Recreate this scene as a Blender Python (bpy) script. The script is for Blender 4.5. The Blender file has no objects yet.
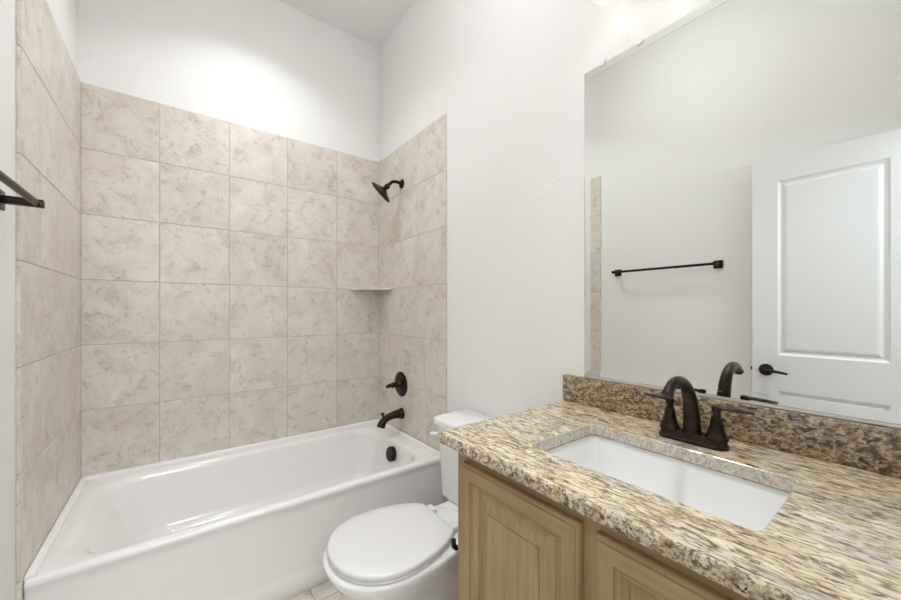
import bpy, bmesh, math, random
from mathutils import Vector, Matrix

random.seed(7)
scene = bpy.context.scene
C = scene.collection
PI = math.pi

# ------------------------------------------------------------------ camera, world, light, exposure
CAM_H = 1.183
cam_data = bpy.data.cameras.new('camera')
cam_data.sensor_fit = 'HORIZONTAL'
cam_data.sensor_width = 36.0
cam_data.lens = 36.0 * 361.9 / 901.0
cam_data.shift_y = 10.1 / 901.0
cam_data.clip_start = 0.01
cam = bpy.data.objects.new('camera', cam_data)
cam.location = (0.0, 0.0, CAM_H)
cam.rotation_euler = (PI / 2, 0.0, -math.radians(37.04))
C.objects.link(cam)
scene.camera = cam

world = bpy.data.worlds.new('world')
scene.world = world
world.use_nodes = True
world.node_tree.nodes['Background'].inputs[0].default_value = (1.0, 0.98, 0.95, 1)
world.node_tree.nodes['Background'].inputs[1].default_value = 0.3

scene.view_settings.view_transform = 'Standard'
scene.view_settings.look = 'None'
scene.view_settings.gamma = 1.0
scene.view_settings.use_curve_mapping = False
scene.view_settings.exposure = 0.28

TUB_LAMP_W = 4.5
VANITY_LAMP_W = 0.17
ROOM_FILL_W = 8.3
HALL_FILL_W = 25.5
SINK_FILL_W = 2.5


def lamp(name, kind, loc, power, color=(.92, .965, 1), size=.1, size_y=None, rot=(0, 0, 0), spread=None):
    d = bpy.data.lights.new(name, kind)
    d.energy = power
    d.color = color
    if kind == 'AREA':
        if size_y:
            d.shape = 'RECTANGLE'
            d.size, d.size_y = size, size_y
        else:
            d.shape = 'DISK'
            d.size = size
        if spread:
            d.spread = spread
    else:
        d.shadow_soft_size = size
    o = bpy.data.objects.new(name, d)
    o.location = loc
    o.rotation_euler = rot
    C.objects.link(o)
    return o


CEIL = 3.067
lamp('tub_ceiling_lamp', 'AREA', (0.33, 1.87, CEIL - .022), TUB_LAMP_W, size=.13, spread=math.radians(116))
lamp('sink_fill_lamp', 'AREA', (0.60, 0.36, CEIL - .022), SINK_FILL_W, size=.13, spread=math.radians(72))  # added recessed light, unseen, to brighten sink and counter
# added unseen fill light, standing for light from the hallway
lamp('hallway_fill', 'AREA', (0.0, -0.95, 2.05), HALL_FILL_W, color=(.89, .95, 1), size=1.1, size_y=.9,
     rot=(math.radians(70), 0, 0))

# ------------------------------------------------------------------ material helpers


def srgb(r, g, b):
    def f(c):
        c /= 255.0
        return c / 12.92 if c <= .04045 else ((c + .055) / 1.055) ** 2.4
    return (f(r), f(g), f(b), 1.0)


def mat(name, color=(.8, .8, .8, 1), rough=.5, metal=0.0, coat=0.0, spec=None):
    m = bpy.data.materials.new(name)
    m.use_nodes = True
    b = m.node_tree.nodes['Principled BSDF']
    b.inputs['Base Color'].default_value = color
    b.inputs['Roughness'].default_value = rough
    b.inputs['Metallic'].default_value = metal
    if coat:
        b.inputs['Coat Weight'].default_value = coat
        b.inputs['Coat Roughness'].default_value = .05
    if spec is not None:
        b.inputs['Specular IOR Level'].default_value = spec
    return m


class NT:
    """Small wrapper to write node trees tersely."""
    def __init__(self, m):
        self.m = m
        self.t = m.node_tree
        self.b = self.t.nodes['Principled BSDF']

    def n(self, kind, **kw):
        node = self.t.nodes.new(kind)
        for k, v in kw.items():
            setattr(node, k, v)
        return node

    def l(self, a, b):
        self.t.links.new(a, b)

    def coords(self, scale=(1, 1, 1), rot=(0, 0, 0)):
        tc = self.n('ShaderNodeTexCoord')
        mp = self.n('ShaderNodeMapping')
        mp.inputs['Scale'].default_value = scale
        mp.inputs['Rotation'].default_value = rot
        self.l(tc.outputs['Object'], mp.inputs['Vector'])
        return mp

    def noise(self, vec, scale, detail=6, rough=.55, dist=0.0):
        x = self.n('ShaderNodeTexNoise')
        x.inputs['Scale'].default_value = scale
        x.inputs['Detail'].default_value = detail
        x.inputs['Roughness'].default_value = rough
        x.inputs['Distortion'].default_value = dist
        self.l(vec, x.inputs['Vector'])
        return x.outputs['Fac']

    def ramp(self, fac, stops, interp='LINEAR'):
        r = self.n('ShaderNodeValToRGB')
        r.color_ramp.interpolation = interp
        e = r.color_ramp.elements
        while len(e) > 1:
            e.remove(e[-1])
        e[0].position, e[0].color = stops[0]
        for p, c in stops[1:]:
            k = e.new(p)
            k.color = c
        self.l(fac, r.inputs['Fac'])
        return r.outputs['Color']

    def mix(self, fac, a, b, mode='MIX'):
        x = self.n('ShaderNodeMix', data_type='RGBA', blend_type=mode)
        if isinstance(fac, (int, float)):
            x.inputs[0].default_value = fac
        else:
            self.l(fac, x.inputs[0])
        for i, v in ((6, a), (7, b)):
            if isinstance(v, tuple):
                x.inputs[i].default_value = v
            else:
                self.l(v, x.inputs[i])
        return x.outputs[2]

    def bump(self, h, strength=.2, dist=.002):
        x = self.n('ShaderNodeBump')
        x.inputs['Strength'].default_value = strength
        x.inputs['Distance'].default_value = dist
        self.l(h, x.inputs['Height'])
        self.l(x.outputs['Normal'], self.b.inputs['Normal'])


def g(v):
    return (v, v, v, 1)


def paint(name, col, bump=.24):
    m = mat(name, col, .75, spec=.25)
    k = NT(m)
    v = k.coords()
    n1 = k.noise(v.outputs[0], 90, 3, .5, .6)
    k.bump(k.ramp(n1, [(.42, g(0)), (.62, g(1))]), bump, .0016)
    return m


M = {}
M['wall'] = paint('wall_paint', srgb(244, 242, 239))
M['ceiling'] = paint('ceiling_paint', srgb(248, 246, 244), .2)
M['trim'] = mat('trim_paint', srgb(236, 235, 233), .35)
M['door_paint'] = mat('door_paint', srgb(236, 237, 237), .35)
M['porcelain'] = mat('porcelain', srgb(246, 245, 243), .12, coat=.4)
M['lid_plastic'] = mat('seat_plastic', srgb(233, 231, 229), .22)
M['acrylic'] = mat('tub_acrylic', srgb(246, 243, 240), .16, coat=.3)
M['white_plastic'] = mat('white_plastic', srgb(240, 240, 240), .3)
M['caulk'] = mat('caulk', srgb(232, 228, 220), .5)
M['mirror'] = mat('mirror_silver', (.86, .875, .855, 1), 0.0, 1.0)
M['mirror_edge'] = mat('mirror_edge', srgb(150, 158, 150), .1, .6)
M['clear'] = mat('clear_plastic', srgb(238, 238, 235), .4)
M['chrome'] = mat('chrome_strip', srgb(225, 222, 215), .25, .3)

# oil-rubbed bronze: dark brown, worn a little lighter in soft patches
m = mat('oil_rubbed_bronze', srgb(44, 34, 28), .33, .75)
k = NT(m)
v = k.coords()
k.l(k.ramp(k.noise(v.outputs[0], 40, 4), [(.35, srgb(37, 29, 24)), (.75, srgb(66, 50, 40))]), k.b.inputs['Base Color'])
M['bronze'] = m


def tile_mat(name, seed_mul):
    m = mat(name, rough=.32, spec=.45)
    k = NT(m)
    tc = k.n('ShaderNodeTexCoord')
    geo = k.n('ShaderNodeNewGeometry')
    mul = k.n('ShaderNodeMath', operation='MULTIPLY')
    mul.inputs[1].default_value = seed_mul
    k.l(geo.outputs['Random Per Island'], mul.inputs[0])
    add = k.n('ShaderNodeVectorMath', operation='ADD')
    k.l(tc.outputs['Object'], add.inputs[0])
    k.l(mul.outputs[0], add.inputs[1])
    vec = add.outputs[0]
    n1 = k.noise(vec, 5.0, 9, .72, .5)
    n2 = k.noise(vec, 13, 10, .78, .7)
    n3 = k.noise(vec, 85, 5, .7, .3)
    base = k.ramp(n1, [(.30, srgb(214, 202, 187)), (.44, srgb(225, 215, 203)), (.58, srgb(233, 225, 216)),
                       (.72, srgb(239, 233, 228))])
    # soft brown clouds broken up by a fine crumble
    cloud = k.ramp(n2, [(.36, g(.9)), (.50, g(0))])
    crumb = k.ramp(n3, [(.36, g(1)), (.60, g(.25))])
    base = k.mix(k.mix(1.0, cloud, crumb, 'MULTIPLY'), base, srgb(178, 163, 142))
    base = k.mix(k.ramp(n3, [(.30, g(.35)), (.42, g(0))]), base, srgb(170, 155, 135))
    # a slight difference of tone from tile to tile
    tone = k.ramp(geo.outputs['Random Per Island'], [(0, g(.93)), (1, g(1.0))])
    base = k.mix(1.0, base, tone, 'MULTIPLY')
    k.l(base, k.b.inputs['Base Color'])
    k.bump(n2, .12, .0015)
    return m


M['tile'] = tile_mat('wall_tile', 37.0)
M['grout'] = mat('grout', srgb(194, 183, 168), .85)
m = tile_mat('floor_tile', 91.0)
M['floor_tile'] = m


def granite(name, sc, dark, rot=(0, 0, 0), pale=0.0, grain=1.0, brown=0.0):
    m = mat(name, rough=.05, spec=.5)
    k = NT(m)
    k.b.inputs['IOR'].default_value = 1.75
    v = k.coords(sc, rot).outputs[0]
    big = k.noise(v, 12 * grain, 4, .6, .8)
    mid = k.noise(v, 60 * grain, 6, .7, .5)
    fl1 = k.noise(v, 95 * grain, 4, .6, .6)
    fl2 = k.noise(v, 150 * grain, 3, .6, .4)
    rdg = k.noise(v, 42 * grain, 4, .65, .6)
    spk = k.noise(v, 88 * grain, 3, .6, .8)
    drift = k.noise(v, 17 * grain, 3, .5, .5)
    base = k.ramp(mid, [(.34, srgb(178, 150, 104)), (.43, srgb(209, 187, 144)), (.52, srgb(229, 212, 176)),
                        (.64, srgb(240, 230, 208))])
    # grey quartz
    base = k.mix(k.ramp(big, [(.48, g(0)), (.66, g(.7))]), base, srgb(206, 198, 190))
    if brown:
        base = k.mix(brown, base, srgb(150, 112, 54))
    # brown flecks of two sizes
    base = k.mix(k.ramp(fl1, [(.36 + dark, g(.85)), (.46 + dark, g(0))]), base, srgb(138, 110, 80))
    base = k.mix(k.ramp(fl2, [(.36 + dark, g(.75)), (.44 + dark, g(0))]), base, srgb(104, 82, 62))
    # thin dark seams
    seam = k.ramp(rdg, [(.455, g(0)), (.492, g(1)), (.508, g(1)), (.545, g(0))])
    seam = k.mix(1.0, seam, k.ramp(fl1, [(.42, g(1)), (.60, g(.05))]), 'MULTIPLY')
    base = k.mix(seam, base, srgb(100, 78, 60))
    # dark mica, gathered in drifts
    dk = k.ramp(spk, [(.36 + dark, g(1)), (.42 + dark, g(0))])
    dk = k.mix(1.0, dk, k.ramp(drift, [(.36, g(.35)), (.56, g(1))]), 'MULTIPLY')
    base = k.mix(dk, base, srgb(60, 46, 38))
    if pale:
        base = k.mix(pale, base, srgb(226, 220, 214))
    k.l(base, k.b.inputs['Base Color'])
    return m


M['granite_top'] = granite('granite_top', (1.35, .30, 1.35), .0, (0, 0, math.radians(6)))
M['granite_edge'] = granite('granite_edge', (1, .8, 1), .02, grain=1.05)
M['granite_cut'] = granite('granite_cut', (1.2, 1, .7), .02, pale=.48, grain=1.3)
M['granite_splash'] = granite('granite_splash', (1.0, .60, 1.0), .055, (math.radians(14), 0, 0), grain=1.05, brown=.42)


def wood(name, grain_axis, tint=1.0):
    m = mat(name, rough=.42, spec=.4)
    k = NT(m)
    sc = [14.0, 14.0, 14.0]
    sc[grain_axis] = .9
    v = k.coords(tuple(sc)).outputs[0]
    sc2 = [60.0, 60.0, 60.0]
    sc2[grain_axis] = 2.5
    v2 = k.coords(tuple(sc2)).outputs[0]
    n1 = k.noise(v, 1.0, 5, .55, .8)
    n2 = k.noise(v2, 1.6, 4, .6, .3)
    v3 = k.coords((3, 3, 3)).outputs[0]
    n3 = k.noise(v3, 1.6, 3, .5, .2)
    base = k.ramp(n1, [(.28, srgb(150, 122, 87)), (.5, srgb(178, 149, 112)), (.72, srgb(200, 172, 134))])
    base = k.mix(.62, base, k.mix(k.ramp(n2, [(.35, g(1)), (.55, g(0))]), base, srgb(128, 98, 68)))
    base = k.mix(.5, base, k.ramp(n3, [(.3, srgb(160, 130, 95)), (.7, srgb(190, 161, 122))]))
    k.l(base, k.b.inputs['Base Color'])
    k.bump(n2, .08, .0008)
    return m


M['wood_z'] = wood('wood_grain_upright', 2)
M['wood_y'] = wood('wood_grain_lengthwise', 1)
M['wood_inside'] = mat('cabinet_shadow', srgb(120, 92, 66), .6)

m = mat('frosted_glass', srgb(245, 243, 238), .35)
m.node_tree.nodes['Principled BSDF'].inputs['Transmission Weight'].default_value = .85
m.node_tree.nodes['Principled BSDF'].inputs['IOR'].default_value = 1.2
M['glass'] = m


def emit(name, col, s):
    m = mat(name, col, .4)
    b = m.node_tree.nodes['Principled BSDF']
    b.inputs['Emission Color'].default_value = col
    b.inputs['Emission Strength'].default_value = s
    return m


M['lit'] = emit('lit_lens', (1, .97, .93, 1), 2.0)
M['bulb'] = emit('lit_bulb', (1, .96, .9, 1), 1.2)

# ------------------------------------------------------------------ mesh helpers


def link(name, bm, mats, parent=None, smooth=True, angle=40):
    me = bpy.data.meshes.new(name)
    bmesh.ops.recalc_face_normals(bm, faces=bm.faces)
    bm.to_mesh(me)
    bm.free()
    for x in (mats if isinstance(mats, (list, tuple)) else [mats]):
        me.materials.append(x)
    if smooth:
        for p in me.polygons:
            p.use_smooth = True
        me.set_sharp_from_angle(angle=math.radians(angle))
    o = bpy.data.objects.new(name, me)
    C.objects.link(o)
    if parent:
        o.parent = parent
    return o


def thing(name, label, cat, loc=(0, 0, 0), group=None):
    o = bpy.data.objects.new(name, None)
    o.empty_display_size = .05
    o.location = loc
    C.objects.link(o)
    o['label'] = label
    o['category'] = cat
    if group:
        o['group'] = group
    return o


def tag(o, label, cat, group=None):
    o['label'] = label
    o['category'] = cat
    if group:
        o['group'] = group
    return o


def struct(o, label=None):
    o['kind'] = 'structure'
    if label:
        o['label'] = label
    return o


def box(bm, x0, x1, y0, y1, z0, z1, bev=0.0, seg=2, mi=0):
    vs = [bm.verts.new((x, y, z)) for x in (x0, x1) for y in (y0, y1) for z in (z0, z1)]
    q = [(0, 1, 3, 2), (4, 6, 7, 5), (0, 4, 5, 1), (2, 3, 7, 6), (0, 2, 6, 4), (1, 5, 7, 3)]
    fs = [bm.faces.new([vs[i] for i in f]) for f in q]
    for f in fs:
        f.material_index = mi
    if bev:
        es = list({e for f in fs for e in f.edges})
        bmesh.ops.bevel(bm, geom=es, offset=bev, segments=seg, profile=.5, affect='EDGES', clamp_overlap=True)


def boxbm(*a, **k):
    bm = bmesh.new()
    box(bm, *a, **k)
    return bm


def loft(bm, rings, cap0=True, cap1=True, mi=0):
    prev = None
    first = None
    for r in rings:
        vs = [bm.verts.new(p) for p in r]
        if prev:
            n = len(vs)
            for i in range(n):
                f = bm.faces.new((prev[i], prev[(i + 1) % n], vs[(i + 1) % n], vs[i]))
                f.material_index = mi
        else:
            first = vs
        prev = vs
    if cap0:
        bm.faces.new(list(reversed(first))).material_index = mi
    if cap1:
        bm.faces.new(prev).material_index = mi


def rrect(x0, x1, y0, y1, r, z, n=8):
    """rounded rectangle in the XY plane, counter-clockwise; n points per corner"""
    pts = []
    r = min(r, (x1 - x0) / 2 - 1e-5, (y1 - y0) / 2 - 1e-5)
    for cx, cy, a0 in ((x1 - r, y1 - r, 0), (x0 + r, y1 - r, PI / 2), (x0 + r, y0 + r, PI), (x1 - r, y0 + r, 1.5 * PI)):
        for i in range(n):
            a = a0 + PI / 2 * i / (n - 1)
            pts.append((cx + r * math.cos(a), cy + r * math.sin(a), z))
    return pts


def frame_of(d):
    d = Vector(d).normalized()
    up = Vector((0, 0, 1)) if abs(d.z) < .95 else Vector((0, 1, 0))
    s = d.cross(up).normalized()
    return s, s.cross(d).normalized()


def tube(bm, pts, rad, n=14, cap=True, flat=1.0, mi=0):
    """round tube along points; rad a number or one per point; flat squashes it upward"""
    pts = [Vector(p) for p in pts]
    if isinstance(rad, (int, float)):
        rad = [rad] * len(pts)
    rings = []
    s = u = None
    for i, p in enumerate(pts):
        d = (pts[min(i + 1, len(pts) - 1)] - pts[max(i - 1, 0)]).normalized()
        if s is None:
            s, u = frame_of(d)
        else:
            s = (s - d * s.dot(d)).normalized()
            u = s.cross(d).normalized()
        rings.append([p + s * (rad[i] * math.cos(2 * PI * j / n)) + u * (flat * rad[i] * math.sin(2 * PI * j / n))
                      for j in range(n)])
    loft(bm, rings, cap, cap, mi)


def lathe(bm, origin, axis, prof, n=32, cap=True, mi=0):
    """prof: list of (distance along axis, radius)"""
    o = Vector(origin)
    d = Vector(axis).normalized()
    s, u = frame_of(d)
    rings = [[o + d * t + s * (max(r, 1e-4) * math.cos(2 * PI * j / n)) + u * (max(r, 1e-4) * math.sin(2 * PI * j / n))
              for j in range(n)] for t, r in prof]
    loft(bm, rings, cap, cap, mi)


def smooth_path(pts, sub=6):
    """Catmull-Rom through the points"""
    P = [Vector(p) for p in pts]
    P = [P[0] * 2 - P[1]] + P + [P[-1] * 2 - P[-2]]
    out = []
    for i in range(1, len(P) - 2):
        for j in range(sub):
            t = j / sub
            a, b, c, d = P[i - 1], P[i], P[i + 1], P[i + 2]
            out.append(.5 * ((2 * b) + (c - a) * t + (2 * a - 5 * b + 4 * c - d) * t * t + (3 * b - a - 3 * c + d) * t ** 3))
    out.append(P[-2])
    return out


def lerp_list(vals, n):
    out = []
    for i in range(n):
        t = i / (n - 1) * (len(vals) - 1)
        a = min(int(t), len(vals) - 2)
        out.append(vals[a] + (vals[a + 1] - vals[a]) * (t - a))
    return out


# ------------------------------------------------------------------ dimensions (metres)
XL, XR, YB = -.3580, 1.1525, 2.3811         # tile faces left, right, back
WL, WR, WB = -.3675, 1.160, 2.391           # painted wall faces
WF = -.06                                    # inner face of the doorway wall
ZT = 2.246                                   # top of the tile
S = .3068                                    # tile pitch
YE = 1.5735                                  # front end of the tile on both side walls
HB = -1.55                                   # far end of the hallway

# ------------------------------------------------------------------ the room


def tiles(bm, us, vs, place, gap=.0030, bev=.0016, thick=.0085, butt=False):
    """separate bevelled tiles on the joints us x vs; place(u, v, depth) -> point, depth towards the room"""
    for u0, u1 in zip(us[:-1], us[1:]):
        for v0, v1 in zip(vs[:-1], vs[1:]):
            gu, bu = (0.0, 0.0002) if butt else (gap, bev)
            a0, a1, b0, b1 = u0 + gu / 2, u1 - gu / 2, v0 + gap / 2, v1 - gap / 2
            if a1 - a0 < .004 or b1 - b0 < .004:
                continue
            back = [bm.verts.new(place(u, w, 0)) for u, w in ((a0, b0), (a1, b0), (a1, b1), (a0, b1))]
            mid = [bm.verts.new(place(u, w, thick - bev)) for u, w in ((a0, b0), (a1, b0), (a1, b1), (a0, b1))]
            top = [bm.verts.new(place(u, w, thick)) for u, w in ((a0 + bu, b0 + bev), (a1 - bu, b0 + bev),
                                                                 (a1 - bu, b1 - bev), (a0 + bu, b1 - bev))]
            for i in range(4):
                j = (i + 1) % 4
                bm.faces.new((back[i], back[j], mid[j], mid[i]))
                bm.faces.new((mid[i], mid[j], top[j], top[i]))
            bm.faces.new(top)
            bm.faces.new(list(reversed(back)))


# floor: large beige tiles in grout, running on into the hallway
bm = bmesh.new()
box(bm, WL - .1, WR + .1, HB, WB + .1, -.06, -.004, mi=1)
fu = [WL - .1 + i * .305 for i in range(6)] + [WR + .1]
fv = [HB + i * .61 for i in range(7)] + [WB + .1]
tiles(bm, fu, fv, lambda u, w, d: (u, w, -.0075 + d), gap=.004, thick=.0075)
struct(link('floor', bm, [M['floor_tile'], M['grout']], smooth=False), 'beige tiled bathroom floor')

struct(link('ceiling', boxbm(WL - .1, WR + .1, HB, WB + .1, CEIL, CEIL + .05), M['ceiling'], smooth=False),
       'flat white ceiling above the tub')
struct(link('wall_left', boxbm(WL - .1, WL, HB, WB + .1, -.06, CEIL), M['wall'], smooth=False),
       'white painted wall with the towel bar')
struct(link('wall_right', boxbm(WR, WR + .1, HB, WB + .1, -.06, CEIL), M['wall'], smooth=False),
       'white painted wall carrying mirror and shower')
struct(link('wall_back', boxbm(WL, WR, WB, WB + .1, -.06, CEIL), M['wall'], smooth=False),
       'white painted wall along the length of the tub')
DX0, DX1, DZ = -.315, .31, 2.03              # the doorway the camera stands in
bm = bmesh.new()
box(bm, WL, DX0, WF - .11, WF, -.0, CEIL)
box(bm, DX1, WR, WF - .11, WF, -.0, CEIL)
box(bm, DX0, DX1, WF - .11, WF, DZ, CEIL)
struct(link('wall_front', bm, M['wall'], smooth=False), 'white wall with the doorway, behind the camera')
struct(link('wall_hallway', boxbm(WL, WR, HB - .1, HB, -.06, CEIL), M['wall'], smooth=False), 'hallway end wall')

# tile surround, each tile bevelled, on the three alcove walls
zs = [.0] + [ZT - S * i for i in range(7, -1, -1)]
zs = [z for z in zs if z >= 0]
zs[0] = .0
bm = bmesh.new()
box(bm, XL - .002, XR + .002, YB + .0016, WB - .0002, .30, ZT - .001, mi=1)
cols = [XL - .002, XL + .2848] + [XL + .2848 + S * i for i in (1, 2, 3)] + [XR + .002]
tiles(bm, cols, [.385] + [ZT - S * i for i in range(5, -1, -1)],
      lambda u, w, d: (u, YB + .0085 - d, w))
struct(link('trim_1', bm, [M['tile'], M['grout']], smooth=False), 'beige stone-look tile on the long tub wall')


def side_tiles(name, xface, xwall, sgn, label):
    bm = bmesh.new()
    xa, xb = sorted((xwall - sgn * .0002, xface - sgn * .0016))
    box(bm, xa, xb, YE + .001, YB, .001, ZT - .001, mi=1)
    rows = [.0015, .098] + [ZT - S * i for i in range(6, -1, -1)]
    ys = [YE, YB - 2 * S, YB - S, YB]
    tiles(bm, ys, rows, lambda u, w, d: (xface - sgn * .0085 + sgn * d, u, w), butt=True)
    # bullnose: the outer end of the tile field is closed and softly rounded
    t = abs(xface - xwall)
    for z0, z1 in zip(rows[:-1], rows[1:]):
        xs = [xwall + sgn * .0001, xface - sgn * .0012]
        box(bm, min(xs), max(xs), YE - .006, YE + .0014, z0 + .0014, z1 - .0014, .0015, 2)
    return struct(link(name, bm, [M['tile'], M['grout']], smooth=False), label)


side_tiles('trim_2', XL, WL, 1, 'beige stone-look tile at the left end of the tub')
side_tiles('trim_3', XR, WR, -1, 'beige stone-look tile at the shower end of the tub')

# baseboards


def baseboard(name, x0, x1, y0, y1, label):
    bm = bmesh.new()
    box(bm, x0, x1, y0, y1, 0.0005, .105, .004, 2)
    struct(link(name, bm, M['trim']), label)


baseboard('baseboard_right', WR - .0135, WR - .0003, .835, YE - .008, 'white baseboard behind the toilet')
baseboard('baseboard_left', WL + .0003, WL + .0135, WF + .02, YE - .008, 'white baseboard under the towel bar')
# casing around the doorway
bm = bmesh.new()
box(bm, DX1 - .012, DX1 + .055, WF + .0003, WF + .017, .0005, DZ + .06, .004)
box(bm, DX0 - .05, DX0 - .002, WF + .0003, WF + .017, .0005, DZ + .06, .004)
box(bm, DX0 - .05, DX1 + .055, WF + .0003, WF + .017, DZ - .005, DZ + .062, .004)
struct(link('trim_4', bm, M['trim']), 'white casing round the doorway')

# ------------------------------------------------------------------ the open door, seen in the mirror
door = thing('door_1', 'white two-panel door standing open against the left wall, seen in the mirror', 'door', (0, 0, 0))
door['kind'] = 'structure'
DY0, DY1, DZ0, DZ1 = -.03, .610, .012, 2.008
DXF, DXB = -.300, -.335


def panel_face(bm, x, out, y0, y1, z0, z1, steps, mats=(0, 0)):
    """rectangle y0..y1, z0..z1 in the plane x, stepped inwards by steps of (inset, height along out)"""
    prev = None
    for ins, h in steps:
        r = [bm.verts.new((x + out * h, y, z)) for y, z in ((y0 + ins, z0 + ins), (y1 - ins, z0 + ins),
                                                           (y1 - ins, z1 - ins), (y0 + ins, z1 - ins))]
        if prev:
            for i in range(4):
                f = bm.faces.new((prev[i], prev[(i + 1) % 4], r[(i + 1) % 4], r[i]))
                f.material_index = mats[0] if i % 2 else mats[1]
        prev = r
    f = bm.faces.new(prev)
    f.material_index = mats[0]
    return prev


def door_slab(bm, y0, y1, z0, z1, xf, xb, panels, steps):
    """slab with the same panels let into both faces"""
    ys = sorted({y0, y1, *[p[0] for p in panels], *[p[1] for p in panels]})
    zz = sorted({z0, z1, *[p[2] for p in panels], *[p[3] for p in panels]})
    for x, out in ((xf, 1), (xb, -1)):
        for a, b in zip(ys[:-1], ys[1:]):
            for c, d in zip(zz[:-1], zz[1:]):
                if any(p[0] <= a and b <= p[1] and p[2] <= c and d <= p[3] for p in panels):
                    panel_face(bm, x, out, a, b, c, d, steps)
                else:
                    bm.faces.new([bm.verts.new((x, y, z)) for y, z in ((a, c), (b, c), (b, d), (a, d))])
    for a, b in ((y0, y0), (y1, y1)):
        bm.faces.new([bm.verts.new(p) for p in ((xf, a, z0), (xb, a, z0), (xb, a, z1), (xf, a, z1))])
    for c in (z0, z1):
        bm.faces.new([bm.verts.new(p) for p in ((xf, y0, c), (xb, y0, c), (xb, y1, c), (xf, y1, c))])
    bmesh.ops.remove_doubles(bm, verts=bm.verts, dist=1e-5)


bm = bmesh.new()
door_slab(bm, DY0, DY1, DZ0, DZ1, DXF, DXB, [(.108, .500, .938, 1.885), (.108, .500, .24, .744)],
          [(0, 0), (.010, -.007), (.020, -.009), (.032, -.003), (.040, -.0015)])
link('door_leaf', bm, M['door_paint'], door, smooth=False)
hd = bmesh.new()
KY, KZ = .548, .853
lathe(hd, (DXF + .0002, KY, KZ), (1, 0, 0), [(0, .032), (.006, .032), (.010, .027), (.012, .014), (.040, .011), (.045, .011)])
h = link('door_handle', hd, M['bronze'], door)
bm = bmesh.new()
tube(bm, [(DXF + .043, KY + .012, KZ), (DXF + .045, KY - .02, KZ), (DXF + .045, KY - .06, KZ - .003),
          (DXF + .043, KY - .095, KZ - .009)], [.008, .009, .0075, .006], 12)
link('lever', bm, M['bronze'], h)
bm = bmesh.new()
lathe(bm, (DXB - .0002, KY, KZ), (-1, 0, 0), [(0, .030), (.006, .030), (.009, .014), (.020, .011)])
link('door_handle', bm, M['bronze'], door)
link('latch_bolt', boxbm(-.324, -.311, DY1 + .0002, DY1 + .010, KZ - .010, KZ + .010, bev=.002), M['bronze'], door)
for z in (.25, 1.05, 1.80):
    bm = bmesh.new()
    lathe(bm, (DXB + .002, DY0 - .006, z - .045), (0, 0, 1), [(0, .005), (.09, .005)], 12)
    link('hinge', bm, M['bronze'], door)

# ------------------------------------------------------------------ bathtub
TX0, TX1 = XL + .0012, XR - .003
TYF, TYB = 1.580, YB - .002
ZR = .394
tub = thing('bathtub', 'long white alcove bathtub set between three tiled walls', 'bathtub', ((TX0 + TX1) / 2, (TYF + TYB) / 2, 0))
TO = Vector(tub.location)


def loc(pts, o):
    return [Vector(p) - o for p in pts]


bm = bmesh.new()
R_ = []
N = 12
R_.append(rrect(TX0, TX1, TYF + .004, TYB, .004, .0, N))
R_.append(rrect(TX0, TX1, TYF + .000, TYB, .004, .004, N))
R_.append(rrect(TX0, TX1, TYF + .000, TYB, .004, .070, N))
R_.append(rrect(TX0, TX1, TYF + .004, TYB, .004, .078, N))
R_.append(rrect(TX0, TX1, TYF + .010, TYB, .004, .100, N))
R_.append(rrect(TX0, TX1, TYF + .009, TYB, .004, .340, N))
R_.append(rrect(TX0, TX1, TYF + .007, TYB, .004, .362, N))
R_.append(rrect(TX0, TX1, TYF + .001, TYB, .005, .372, N))
R_.append(rrect(TX0, TX1, TYF + .000, TYB, .006, .382, N))
R_.append(rrect(TX0, TX1, TYF + .004, TYB, .008, .390, N))
R_.append(rrect(TX0 + .004, TX1, TYF + .012, TYB, .010, ZR, N))
BX0, BX1, BY0, BY1 = TX0 + .074, XR - .102, 1.632, YB - .096
R_.append(rrect(BX0 - .026, BX1 + .022, BY0 - .014, BY1 + .022, .14, ZR - .0005, N))
R_.append(rrect(BX0 - .010, BX1 + .010, BY0 - .007, BY1 + .010, .14, ZR - .004, N))
R_.append(rrect(BX0 + .010, BX1 + .003, BY0 - .001, BY1 + .003, .145, ZR - .013, N))
R_.append(rrect(BX0 + .030, BX1 - .002, BY0 + .003, BY1 - .002, .15, ZR - .034, N))
R_.append(rrect(BX0 + .075, BX1 - .016, BY0 + .018, BY1 - .018, .125, .26, N))
R_.append(rrect(BX0 + .13, BX1 - .036, BY0 + .036, BY1 - .036, .12, .14, N))
R_.append(rrect(BX0 + .17, BX1 - .055, BY0 + .055, BY1 - .055, .11, .105, N))
R_.append(rrect(BX0 + .22, BX1 - .10, BY0 + .10, BY1 - .10, .09, .092, N))
loft(bm, [loc(r, TO) for r in R_], False, True)
# tiling flange, a low upstand along the three walls
def ushape(ins, z):
    o_ = .0006
    x0, x1, y1 = XL + o_, XR - o_, YB - o_
    w = .024 - ins
    return [(x0 + ins * .3, TYF + .012 + ins, z), (x0 + w, TYF + .012 + ins, z), (x0 + w, y1 - w, z), (x1 - w, y1 - w, z),
            (x1 - w, TYF + .012 + ins, z), (x1 - ins * .3, TYF + .012 + ins, z), (x1 - ins * .3, y1 - ins * .3, z), (x0 + ins * .3, y1 - ins * .3, z)]


loft(bm, [loc(ushape(i_, z_), TO) for i_, z_ in ((0, ZR - .03), (0, .398), (.002, .403), (.006, .406))])
link('tub_shell', bm, M['acrylic'], tub, angle=50)
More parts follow.
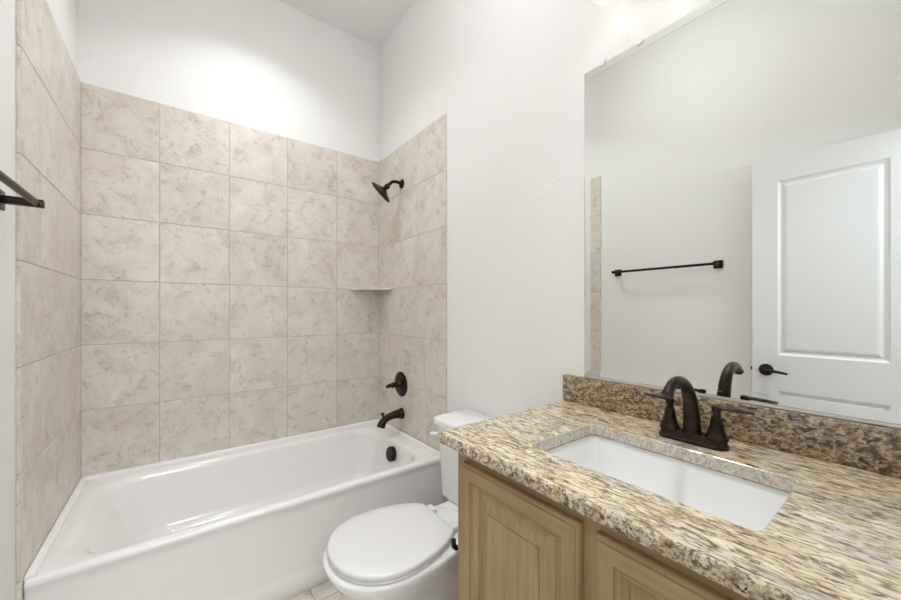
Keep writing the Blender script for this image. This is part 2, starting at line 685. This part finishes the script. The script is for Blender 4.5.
# overflow plate on the sloping end wall
ox, oy, oz = BX1 - .0095, 1.955, .314
ax = Vector((-1, 0, .14)).normalized()
bm = bmesh.new()
lathe(bm, Vector((ox + .004, oy, oz)) - TO, ax, [(0, .034), (.006, .043), (.026, .044), (.032, .039), (.033, .02), (.0325, .0)])
ov = link('overflow_plate', bm, M['bronze'], tub)
bm = bmesh.new()
lathe(bm, Vector((BX1 - .22, 2.0, .0925)) - TO, (0, 0, 1), [(0, .034), (.003, .033), (.005, .025), (.009, .018), (.011, .0)])
link('drain_stopper', bm, M['bronze'], tub)

# ------------------------------------------------------------------ bath fittings on the shower wall
SY = 2.045
sh = thing('shower_head', 'dark bronze shower head on a curved arm high on the tiled wall', 'shower head', (XR, SY, 1.994))
bm = bmesh.new()
lathe(bm, (-.0005, 0, 0), (-1, 0, 0), [(0, .030), (.004, .030), (.009, .024), (.013, .016), (.016, .012)])
link('wall_flange', bm, M['bronze'], sh)
bm = bmesh.new()
arm = smooth_path([(-.010, 0, 0), (-.036, 0, .005), (-.066, 0, .0), (-.086, .003, -.016), (-.096, .008, -.030)])
tube(bm, arm, .0105, 14)
link('shower_arm', bm, M['bronze'], sh)
bm = bmesh.new()
hax = Vector((-.55, .53, -.65)).normalized()
hp = Vector((-.092, .005, -.025))
lathe(bm, hp, hax, [(0, .013), (.010, .018), (.020, .018), (.028, .013), (.036, .020), (.046, .040), (.054, .062),
                    (.060, .074), (.064, .079), (.072, .079), (.076, .070)], 40)
hh = link('spray_head', bm, M['bronze'], sh)
bm = bmesh.new()
lathe(bm, hp + hax * .0762, hax, [(0, .063), (.002, .062), (.003, .05), (.002, .045), (.003, .03), (.003, 0)], 36)
link('spray_face', bm, mat('nozzle_rubber', srgb(70, 56, 46), .5), hh)

va = thing('tub_valve', 'round dark bronze tub valve plate with lever handle', 'valve', (XR, 2.055, .706))
bm = bmesh.new()
lathe(bm, (-.0005, 0, 0), (-1, 0, 0), [(0, .080), (.003, .080), (.008, .074), (.012, .060), (.014, .030), (.014, 0)], 40)
link('escutcheon', bm, M['bronze'], va)
bm = bmesh.new()
lathe(bm, (-.012, 0, 0), (-1, 0, 0), [(0, .030), (.010, .026), (.020, .019), (.042, .017), (.052, .019), (.058, .016), (.060, 0)], 28)
hub = link('handle_hub', bm, M['bronze'], va)
bm = bmesh.new()
tube(bm, smooth_path([(-.050, -.004, .004), (-.066, .010, .000), (-.078, .022, -.007), (-.086, .033, -.013)], 5),
     lerp_list([.015, .013, .012, .010], 16), 14)
link('lever', bm, M['bronze'], hub)

sp = thing('tub_spout', 'dark bronze tub spout curving down over the tub rim', 'spout', (XR, SY, .520))
bm = bmesh.new()
lathe(bm, (-.0005, 0, 0), (-1, 0, 0), [(0, .036), (.006, .036), (.014, .031), (.03, .026)], 28)
link('wall_flange', bm, M['bronze'], sp)
bm = bmesh.new()
path = smooth_path([(-.012, 0, .0), (-.05, 0, .0), (-.095, 0, -.008), (-.126, 0, -.022), (-.143, 0, -.047), (-.149, 0, -.062)], 6)
tube(bm, path, lerp_list([.030, .025, .0215, .0215, .025, .027], len(path)), 20)
link('spout_body', bm, M['bronze'], sp)
bm = bmesh.new()
lathe(bm, (-.130, 0, -.008), (-.25, 0, 1), [(0, .006), (.018, .006), (.021, .011), (.028, .012), (.034, .008), (.035, 0)], 18)
link('diverter_knob', bm, M['bronze'], sp)

# corner shelf
bm = bmesh.new()
ring = []
a_, b_ = .212, .192
pts2 = [(XR - .0005, YB - .0005), (XR - a_, YB - .0005), (XR - a_ + .006, YB - .012)]
for i in range(1, 10):
    t = i / 10
    x = (XR - a_ + .006) * (1 - t) + (XR - .012) * t
    y = (YB - .012) * (1 - t) + (YB - b_ + .006) * t
    bow = .018 * math.sin(PI * t)
    pts2.append((x - bow * .67, y - bow * .74))
pts2 += [(XR - .012, YB - b_ + .006), (XR - .0005, YB - b_)]
loft(bm, [[(x, y, z) for x, y in pts2] for z in (1.3215, 1.3345)])
bmesh.ops.bevel(bm, geom=[e for e in bm.edges if abs(e.verts[0].co.z - e.verts[1].co.z) < 1e-6], offset=.003, segments=2, affect='EDGES')
sv = Vector((XR - .07, YB - .07, 1.3215))
bmesh.ops.translate(bm, verts=bm.verts, vec=-sv)
o = link('corner_shelf', bm, M['tile'], smooth=False)
o.location = sv
tag(o, 'small beige stone shelf in the tiled tub corner', 'shelf')

# ------------------------------------------------------------------ toilet
TC = 1.150
toi = thing('toilet', 'white two-piece toilet with closed lid between tub and vanity', 'toilet', (.80, TC, 0))
OX = .80


def egg(xf, xb, hw, z, xc=None, back_pow=.62, taper=.0, n=48):
    """egg outline, round front at xf, squarer back at xb"""
    if xc is None:
        xc = xf + (xb - xf) * .47
    pts = []
    for i in range(n):
        a = 2 * PI * i / n
        c, s = math.cos(a), math.sin(a)
        if c >= 0:                           # towards the wall
            x = xc + (xb - xc) * abs(c) ** back_pow
            k = 1 - taper * (abs(c) ** 1.5)
        else:
            x = xc - (xc - xf) * abs(c) ** .93
            k = 1
        y = hw * k * math.copysign(abs(s) ** (.86 if c < 0 else back_pow + .1), s)
        pts.append((x - OX, y, z))
    return pts


bm = bmesh.new()
prof = [(.64, 1.075, .108, 0.0, .75), (.635, 1.08, .112, .008, .75), (.635, 1.08, .112, .030, .75), (.645, 1.07, .100, .045, .72),
        (.63, 1.06, .095, .12, .68), (.575, 1.055, .108, .185, .62), (.50, 1.04, .135, .232, .58), (.435, .99, .162, .272, .55),
        (.396, .95, .182, .308, .6), (.381, .93, .192, .335, .6), (.376, .925, .194, .349, .6), (.379, .922, .192, .357, .6),
        (.387, .915, .184, .3605, .6)]
rings = []
for xf, xb, hw, z, bp in prof:
    rings.append(egg(xf, xb, hw, z, xc=.60 if z > .2 else None, back_pow=bp, taper=.42 if z > .2 else .1))
loft(bm, rings)
link('bowl', bm, M['porcelain'], toi, angle=60)
# seat and lid: round front, tapering to a straight hinge edge


def lid_outline(grow, z, xf=.390, xb=.806, hw=.188, xc=.572, n=56):
    pts = []
    xe = xc + (xb - xc) * 1.19
    for i in range(n):
        a = 2 * PI * i / n
        c, s_ = math.cos(a), math.sin(a)
        if c >= 0:
            x = min(xc + (xe - xc + grow) * c, xb + grow)
            y = (hw + grow) * math.copysign(abs(s_) ** .95, s_)
        else:
            x = xc + (xc - xf + grow) * c
            y = (hw + grow) * math.copysign(abs(s_) ** .93, s_)
        pts.append((x - OX, y, z))
    return pts


bm = bmesh.new()
loft(bm, [lid_outline(-.006, .3622), lid_outline(-.001, .3645), lid_outline(-.001, .3700), lid_outline(-.005, .3730)])
link('seat', bm, M['lid_plastic'], toi, angle=60)
bm = bmesh.new()
loft(bm, [lid_outline(-.005, .3750), lid_outline(0, .3768), lid_outline(.001, .3850), lid_outline(-.002, .3895), lid_outline(-.008, .3925),
          lid_outline(-.05, .3950), lid_outline(-.12, .3960)])
link('seat_lid', bm, M['lid_plastic'], toi, angle=60)
for s in (-1, 1):
    bm = bmesh.new()
    box(bm, .803 - OX, .842 - OX, s * .075 - .022, s * .075 + .022, .3600, .382, .008, 3)
    link('hinge_cap', bm, M['lid_plastic'], toi)
# tank
bm = bmesh.new()
loft(bm, [rrect(.974 - OX, 1.128 - OX, -.203, .203, .03, .3355), rrect(.964 - OX, 1.134 - OX, -.212, .212, .034, .343),
          rrect(.948 - OX, 1.142 - OX, -.224, .224, .034, .660), rrect(.96 - OX, 1.13 - OX, -.215, .215, .03, .6615)])
link('tank', bm, M['porcelain'], toi, angle=50)
bm = bmesh.new()
loft(bm, [rrect(.942 - OX, 1.144 - OX, -.229, .229, .034, .6620), rrect(.932 - OX, 1.150 - OX, -.237, .237, .036, .667),
          rrect(.931 - OX, 1.151 - OX, -.238, .238, .037, .686), rrect(.934 - OX, 1.148 - OX, -.235, .235, .036, .692),
          rrect(.943 - OX, 1.139 - OX, -.226, .226, .03, .696)])
link('tank_lid', bm, M['porcelain'], toi, angle=50)
bm = bmesh.new()
lathe(bm, (.9495 - OX, .192, .622), (-1, 0, 0), [(0, .013), (.006, .013), (.010, .009), (.016, .008)], 18)
fl_ = link('flush_lever', bm, M['white_plastic'], toi)
bm = bmesh.new()
tube(bm, [(.936 - OX, .188, .623), (.930 - OX, .205, .621), (.928 - OX, .219, .619), (.929 - OX, .227, .618)], [.008, .0105, .0105, .008], 12)
link('lever', bm, M['white_plastic'], fl_)
# deck under the tank and floor bolt caps
bm = bmesh.new()
loft(bm, [rrect(.80 - OX, 1.11 - OX, -.09, .09, .03, .24), rrect(.80 - OX, 1.125 - OX, -.125, .125, .03, .30),
          rrect(.80 - OX, 1.13 - OX, -.145, .145, .03, .3315), rrect(.81 - OX, 1.125 - OX, -.138, .138, .03, .3350)])
link('tank_deck', bm, M['porcelain'], toi, angle=50)
for s in (-1, 1):
    bm = bmesh.new()
    lathe(bm, (.90 - OX, s * .1105, .018), (0, s, .45), [(0, .013), (.010, .012), (.015, .007), (.016, 0)], 14)
    link('bolt_cap', bm, M['white_plastic'], toi)

# ------------------------------------------------------------------ vanity cabinet
CY0, CY1, CZ0, CZ1 = WF + .003, .768, .0, .8185
FX = .605
van = thing('vanity_cabinet', 'brown wooden vanity cabinet with raised-panel doors under the granite top', 'cabinet', (FX + .27, (CY0 + CY1) / 2, 0))
VO = Vector(van.location)


def vb(bm, x0, x1, y0, y1, z0, z1, **k):
    box(bm, x0 - VO.x, x1 - VO.x, y0 - VO.y, y1 - VO.y, z0 - VO.z, z1 - VO.z, **k)


bm = bmesh.new()
XB = WR - .004
vb(bm, FX + .019, XB, CY1 - .016, CY1, 0.0005, CZ1)          # left side
vb(bm, FX + .019, XB, CY0, CY0 + .016, 0.0005, CZ1)
vb(bm, FX + .019, XB, CY0 + .016, CY1 - .016, .09, .106)
vb(bm, XB - .008, XB, CY0 + .016, CY1 - .016, .106, CZ1)
link('carcass', bm, M['wood_z'], van, smooth=False)
link('toe_kick', boxbm(FX + .07 - VO.x, FX + .085 - VO.x, CY0 + .016 - VO.y, CY1 - .016 - VO.y, .0005, .09), M['wood_y'], van, smooth=False)
bm = bmesh.new()
vb(bm, FX, FX + .0188, CY1 - .040, CY1, .09, CZ1, mi=0, bev=.001)
vb(bm, FX, FX + .0188, CY0, CY0 + .04, .09, CZ1, mi=0, bev=.001)
vb(bm, FX, FX + .0188, .345, .392, .13, .775, mi=0)
vb(bm, FX, FX + .0188, CY0 + .04, CY1 - .04, .775, CZ1, mi=1)
vb(bm, FX, FX + .0188, CY0 + .04, CY1 - .04, .09, .13, mi=1)
link('face_frame', bm, [M['wood_z'], M['wood_y']], van, smooth=False)
for y0, y1 in ((.388, .733), (.012, .357)):
    z0, z1 = .115, .789
    bm = bmesh.new()
    xb = FX - .0006 - VO.x
    ya, yb, za, zb = y0 - VO.y, y1 - VO.y, z0, z1
    # frame: outer edge, routed edge, flat, ogee down to the groove
    steps = [(.0, 0.0), (.0, .0120), (.0025, .0155), (.0070, .0165), (.0080, .0200), (.036, .0200), (.0375, .0160), (.0405, .0160),
             (.042, .0175), (.045, .0165), (.051, .0100), (.0555, .0060), (.0570, .0015), (.0605, .0012)]
    prev = None
    for ins, hh_ in steps:
        r = [bm.verts.new((xb - hh_, y, z)) for y, z in ((ya + ins, za + ins), (yb - ins, za + ins), (yb - ins, zb - ins), (ya + ins, zb - ins))]
        if prev:
            for i in range(4):
                f = bm.faces.new((prev[i], prev[(i + 1) % 4], r[(i + 1) % 4], r[i]))
                f.material_index = 1 if i % 2 == 0 else 0
        prev = r
    bm.faces.new([bm.verts.new((xb, y, z)) for y, z in ((ya, za), (ya, zb), (yb, zb), (yb, za))])
    dr = link('cabinet_door', bm, [M['wood_z'], M['wood_y']], van, smooth=False)
    bm = bmesh.new()
    i0 = .0606
    panel_face(bm, xb, -1, ya + i0, yb - i0, za + i0, zb - i0,
               [(0, .0), (0, .0012), (.002, .0012), (.034, .0110), (.0350, .0150), (.040, .0154)])
    link('raised_panel', bm, M['wood_z'], dr, smooth=False)

# toilet paper holder on the cabinet side
tp = thing('toilet_paper_holder', 'dark bronze toilet paper hook on the vanity side beside the toilet', 'toilet paper holder', (.790, CY1, .497))
bm = bmesh.new()
lathe(bm, (0, .0003, 0), (0, 1, 0), [(0, .026), (.005, .026), (.010, .020), (.013, .011)], 24)
link('rosette', bm, M['bronze'], tp)
bm = bmesh.new()
tube(bm, smooth_path([(0, .010, 0), (0, .045, 0), (-.004, .054, -.002), (-.022, .062, -.004), (-.06, .062, -.006), (-.115, .062, -.008),
                      (-.140, .062, -.006), (-.151, .062, .004), (-.153, .062, .022)], 6), .0075, 12)
link('hook_arm', bm, M['bronze'], tp)

# ------------------------------------------------------------------ granite top, splash, sink
GX0, GX1, GY0, GY1, GZ0, GZ1 = .570, WR - .001, WF + .002, .818, .8195, .850
HX0, HX1, HY0, HY1 = .695, .974, .153, .598
GO = Vector(((GX0 + GX1) / 2, (GY0 + GY1) / 2, GZ0))
bm = bmesh.new()
outer = [(.004, GZ0), (.0015, GZ0 + .002), (0, GZ0 + .006), (0, GZ1 - .006), (.0015, GZ1 - .002), (.004, GZ1)]
rings = [rrect(HX0 + .002, HX1 - .002, HY0 + .002, HY1 - .002, .022, GZ0, 8)]
rings += [rrect(GX0 + i, GX1 - i * .1, GY0 + i * .1, GY1 - i, .006, z, 8) for i, z in outer]
rings += [rrect(HX0 - .002, HX1 + .002, HY0 - .002, HY1 + .002, .022, GZ1, 8), rrect(HX0, HX1, HY0, HY1, .021, GZ1 - .002, 8),
          rrect(HX0, HX1, HY0, HY1, .021, GZ0 + .001, 8)]
loft(bm, [loc(r, GO) for r in rings], False, False)
a = [v for v in bm.verts]
bmesh.ops.remove_doubles(bm, verts=bm.verts, dist=.00005)
# close the underside edge of the cut-out
bm.normal_update()
for f in bm.faces:
    if abs(f.normal.z) < .8:
        c_ = f.calc_center_median() + GO
        cut = HX0 - .01 < c_.x < HX1 + .01 and HY0 - .01 < c_.y < HY1 + .01
        f.material_index = 2 if cut else 1
top = link('countertop', bm, [M['granite_top'], M['granite_edge'], M['granite_cut']], angle=35)
top.location = GO
tag(top, 'beige granite vanity countertop with rectangular sink cut-out', 'countertop')

SX = .02
bm = bmesh.new()
box(bm, -SX, 0, (GY0 - GY1), 0, 0, .0945, .0015, 2)
bs = link('backsplash', bm, M['granite_splash'], angle=35)
bs.location = (WR - .0008, GY1 + .002, GZ1 + .0005)
tag(bs, 'low brown-flecked granite backsplash strip under the mirror', 'backsplash')

sink = thing('sink', 'white rectangular undermount sink let into the granite', 'sink', ((HX0 + HX1) / 2, (HY0 + HY1) / 2, GZ0 - .15))
so = Vector(sink.location)
bm = bmesh.new()
e = .010
zt = GZ0 - .0006
rr = [rrect(HX0 - .03, HX1 + .03, HY0 - .03, HY1 + .03, .03, zt - .012), rrect(HX0 - .03, HX1 + .03, HY0 - .03, HY1 + .03, .03, zt),
      rrect(HX0 - .004, HX1 + .004, HY0 - .004, HY1 + .004, .026, zt), rrect(HX0 - .001, HX1 + .001, HY0 - .001, HY1 + .001, .026, zt - .006),
      rrect(HX0 + .004, HX1 - .004, HY0 + .004, HY1 - .004, .03, zt - .05), rrect(HX0 + .012, HX1 - .012, HY0 + .014, HY1 - .014, .035, zt - .095),
      rrect(HX0 + .026, HX1 - .026, HY0 + .03, HY1 - .03, .03, zt - .112), rrect(HX0 + .06, HX1 - .06, HY0 + .09, HY1 - .09, .03, zt - .120)]
inner = [loc(r, so) for r in rr]
loft(bm, inner, False, True)
ro = [rrect(HX0 - .03, HX1 + .03, HY0 - .03, HY1 + .03, .03, zt - .012), rrect(HX0 - .012, HX1 + .012, HY0 - .012, HY1 + .012, .03, zt - .014),
      rrect(HX0 - .002, HX1 + .002, HY0 - .002, HY1 + .002, .03, zt - .10), rrect(HX0 + .03, HX1 - .03, HY0 + .04, HY1 - .04, .03, zt - .135)]
loft(bm, [loc(r, so) for r in ro], False, True)
bmesh.ops.remove_doubles(bm, verts=bm.verts, dist=1e-5)
link('basin', bm, M['porcelain'], sink, angle=50)
bm = bmesh.new()
lathe(bm, Vector(((HX0 + HX1) / 2 + .02, (HY0 + HY1) / 2, zt - .1198)) - so, (0, 0, 1), [(0, .028), (.002, .027), (.003, .02), (.006, .018), (.007, 0)], 24)
link('drain', bm, M['bronze'], sink)

# ------------------------------------------------------------------ faucet
FY, FXC = .3635, 1.043
fa = thing('faucet', 'dark bronze two-handle arched faucet behind the sink', 'faucet', (FXC, FY, GZ1 + .0004))
bm = bmesh.new()
hl, hwid = .0775, .027
rr = [rrect(-hwid, hwid, -hl, hl, .0265, 0, 8), rrect(-hwid, hwid, -hl, hl, .0265, .006, 8),
      rrect(-hwid + .003, hwid - .003, -hl + .003, hl - .003, .0235, .009, 8), rrect(-hwid + .005, hwid - .005, -hl + .005, hl - .005, .021, .018, 8),
      rrect(-hwid + .008, hwid - .008, -hl + .008, hl - .008, .018, .022, 8)]
loft(bm, rr)
link('base_plate', bm, M['bronze'], fa, angle=35)
bm = bmesh.new()
lathe(bm, (0, 0, .0205), (0, 0, 1), [(0, .0235), (.003, .0235), (.006, .021)], 24)
path = smooth_path([(0, 0, .022), (-.004, 0, .065), (-.015, 0, .107), (-.038, 0, .142), (-.073, 0, .160), (-.107, 0, .161),
                    (-.131, 0, .151), (-.142, 0, .142)], 7)
tube(bm, path, lerp_list([.0205, .0185, .0160, .0140, .0130, .0122, .0116, .0114], len(path)), 20)
spt = link('spout', bm, M['bronze'], fa, angle=50)
bm = bmesh.new()
lathe(bm, (-.1395, 0, .1450), (-.75, 0, -1), [(0, .0118), (.003, .0130), (.009, .0130), (.0105, .010)], 22)
link('aerator', bm, M['bronze'], spt)
for s in (-1, 1):
    bm = bmesh.new()
    lathe(bm, (0, s * .052, .0205), (0, 0, 1), [(0, .0245), (.004, .0245), (.008, .0220), (.013, .0195), (.026, .0150), (.046, .0120), (.052, .0115),
                                                (.053, .009), (.062, .0075), (.066, .009), (.070, .0105), (.079, .0105), (.081, .006), (.0815, 0)], 24)
    hb = link('handle', bm, M['bronze'], fa)
    bm = bmesh.new()
    z = .0955
    pts_ = [(0, s * .046, z), (.004, s * .070, z + .001), (.009, s * .095, z + .001), (.013, s * .122, z)]
    tube(bm, pts_, [.008, .0085, .0085, .0075], 12, flat=.55)
    link('lever', bm, M['bronze'], hb)
bm = bmesh.new()
lathe(bm, (.021, 0, .018), (0, 0, 1), [(0, .003), (.075, .003), (.077, .006), (.086, .006), (.088, .003)], 12)
link('drain_rod', bm, M['bronze'], fa)

# ------------------------------------------------------------------ mirror
MY0, MY1, MZ0, MZ1 = WF + .004, .740, .954, 2.022
XM = 1.1545
mir = thing('wall_mirror', 'large frameless wall mirror above the vanity reflecting the open door', 'mirror', (WR - .0006, (MY0 + MY1) / 2, MZ0))
mo = Vector(mir.location)
bm = bmesh.new()
panel_face(bm, 0, -1, MY0 - mo.y, MY1 - mo.y, 0, MZ1 - MZ0, [(0, .0008), (.0002, .0046), (.0235, .0038)])
bm2 = bm
back = [bm.verts.new((-.0006, y, z)) for y, z in ((MY0 - mo.y, 0), (MY0 - mo.y, MZ1 - MZ0), (MY1 - mo.y, MZ1 - MZ0), (MY1 - mo.y, 0))]
bm.faces.new(back)
link('glass_plate', bm, M['mirror'], mir, smooth=False)
link('bottom_channel', boxbm(-.0075, -.0008, MY0 - mo.y, MY1 - mo.y, -.0075, -.0005), M['chrome'], mir, smooth=False)
for y in (.672, .547, .10):
    bm = bmesh.new()
    box(bm, -.0085, -.0005, y - .009 - mo.y, y + .009 - mo.y, MZ1 - MZ0 + .0003, MZ1 - MZ0 + .013, .002, 2)
    box(bm, -.0085, -.0062, y - .009 - mo.y, y + .009 - mo.y, MZ1 - MZ0 - .008, MZ1 - MZ0 + .004, .001, 2)
    link('mirror_clip', bm, M['clear'], mir)

# ------------------------------------------------------------------ towel bar on the left wall
TBZ = 1.466
tb = thing('towel_bar', 'dark bronze towel bar with square wall plates on the left wall', 'towel bar', (WL, 1.12, TBZ))
ya, yb = 1.428 - 1.12, .790 - 1.12
for y in (ya, yb):
    bm = bmesh.new()
    box(bm, .0004, .010, y - .025, y + .025, -.025, .025, .003, 2)
    pl = link('wall_plate', bm, M['bronze'], tb)
    bm = bmesh.new()
    box(bm, .010, .083, y - .010, y + .010, -.010, .010, .002, 2)
    link('post', bm, M['bronze'], pl)
bm = bmesh.new()
tube(bm, [(.070, yb + .01, 0), (.070, ya - .01, 0)], .0085, 16)
link('bar', bm, M['bronze'], tb)

# ------------------------------------------------------------------ lamps
vl = thing('vanity_light', 'three-shade glass vanity light on the wall above the mirror', 'wall light', (WR, .36, 2.345))
link('backplate', boxbm(-.022, -.0004, -.30, .30, -.04, .04, bev=.008), M['bronze'], vl)
for y in (-.225, 0, .225):
    bm = bmesh.new()
    tube(bm, smooth_path([(-.020, y, 0), (-.07, y, .012), (-.108, y, .0), (-.115, y, -.035)], 5), .007, 12)
    lathe(bm, (-.115, y, -.035), (0, 0, -1), [(0, .012), (.006, .024), (.03, .026), (.034, .02)], 20)
    link('lamp_arm', bm, M['bronze'], vl)
    bm = bmesh.new()
    pr_ = [(0, .024), (.01, .032), (.04, .040), (.09, .050), (.125, .058), (.128, .0585), (.125, .0555), (.09, .0472), (.04, .037), (.012, .029), (.002, .020)]
    lathe(bm, (-.115, y, -.062), (0, 0, -1), pr_, 32, cap=False)
    shd = link('lamp_shade', bm, M['glass'], vl)
    bm = bmesh.new()
    lathe(bm, (-.115, y, -.070), (0, 0, -1), [(0, .012), (.02, .014), (.04, .026), (.058, .030), (.075, .024), (.086, .010), (.088, 0)], 20)
    link('bulb', bm, M['bulb'], shd)
    lamp('vanity_bulb_lamp', 'POINT', (WR - .115, .36 + y, 2.345 - .185), VANITY_LAMP_W, color=(1, .99, .97), size=.03)


def recessed(x, y, label):
    t = thing('recessed_light', label, 'ceiling light', (x, y, CEIL), 'recessed ceiling lights')
    bm = bmesh.new()
    lathe(bm, (0, 0, -.0004), (0, 0, -1), [(0, .095), (.004, .095), (.008, .090), (.008, .074), (.002, .070)], 36, cap=False)
    link('trim_ring', bm, M['trim'], t)
    bm = bmesh.new()
    lathe(bm, (0, 0, -.002), (0, 0, -1), [(0, .069), (.003, .068), (.004, .05), (.004, 0)], 32)
    link('lens', bm, M['lit'], t)


recessed(.33, 1.87, 'round recessed ceiling light over the bathtub')
# added globe lamp, unseen, evens out the room light; the globe itself emits
GR = .12
cl = thing('added_globe_light', 'added unseen globe light on a short stem, evening out the room light', 'ceiling light', (.42, .90, CEIL))
bm = bmesh.new()
lathe(bm, (0, 0, -.0004), (0, 0, -1), [(0, .065), (.010, .065), (.022, .045), (.024, .008), (.24, .008), (.245, .030), (.262, .034)], 32)
link('stem', bm, M['bronze'], cl)
bm = bmesh.new()
lathe(bm, (0, 0, -.2625), (0, 0, -1), [(GR - GR * math.cos(t), GR * math.sin(t)) for t in [.20 + (PI - .20) * i / 20 for i in range(21)]], 40)
link('fill_globe', bm, emit('lit_fill_globe', (.95, .975, 1, 1), ROOM_FILL_W / (4 * PI * PI * GR * GR)), cl)
recessed(.60, .36, 'added unseen recessed light brightening the sink')  # invented fixture housing the added sink light
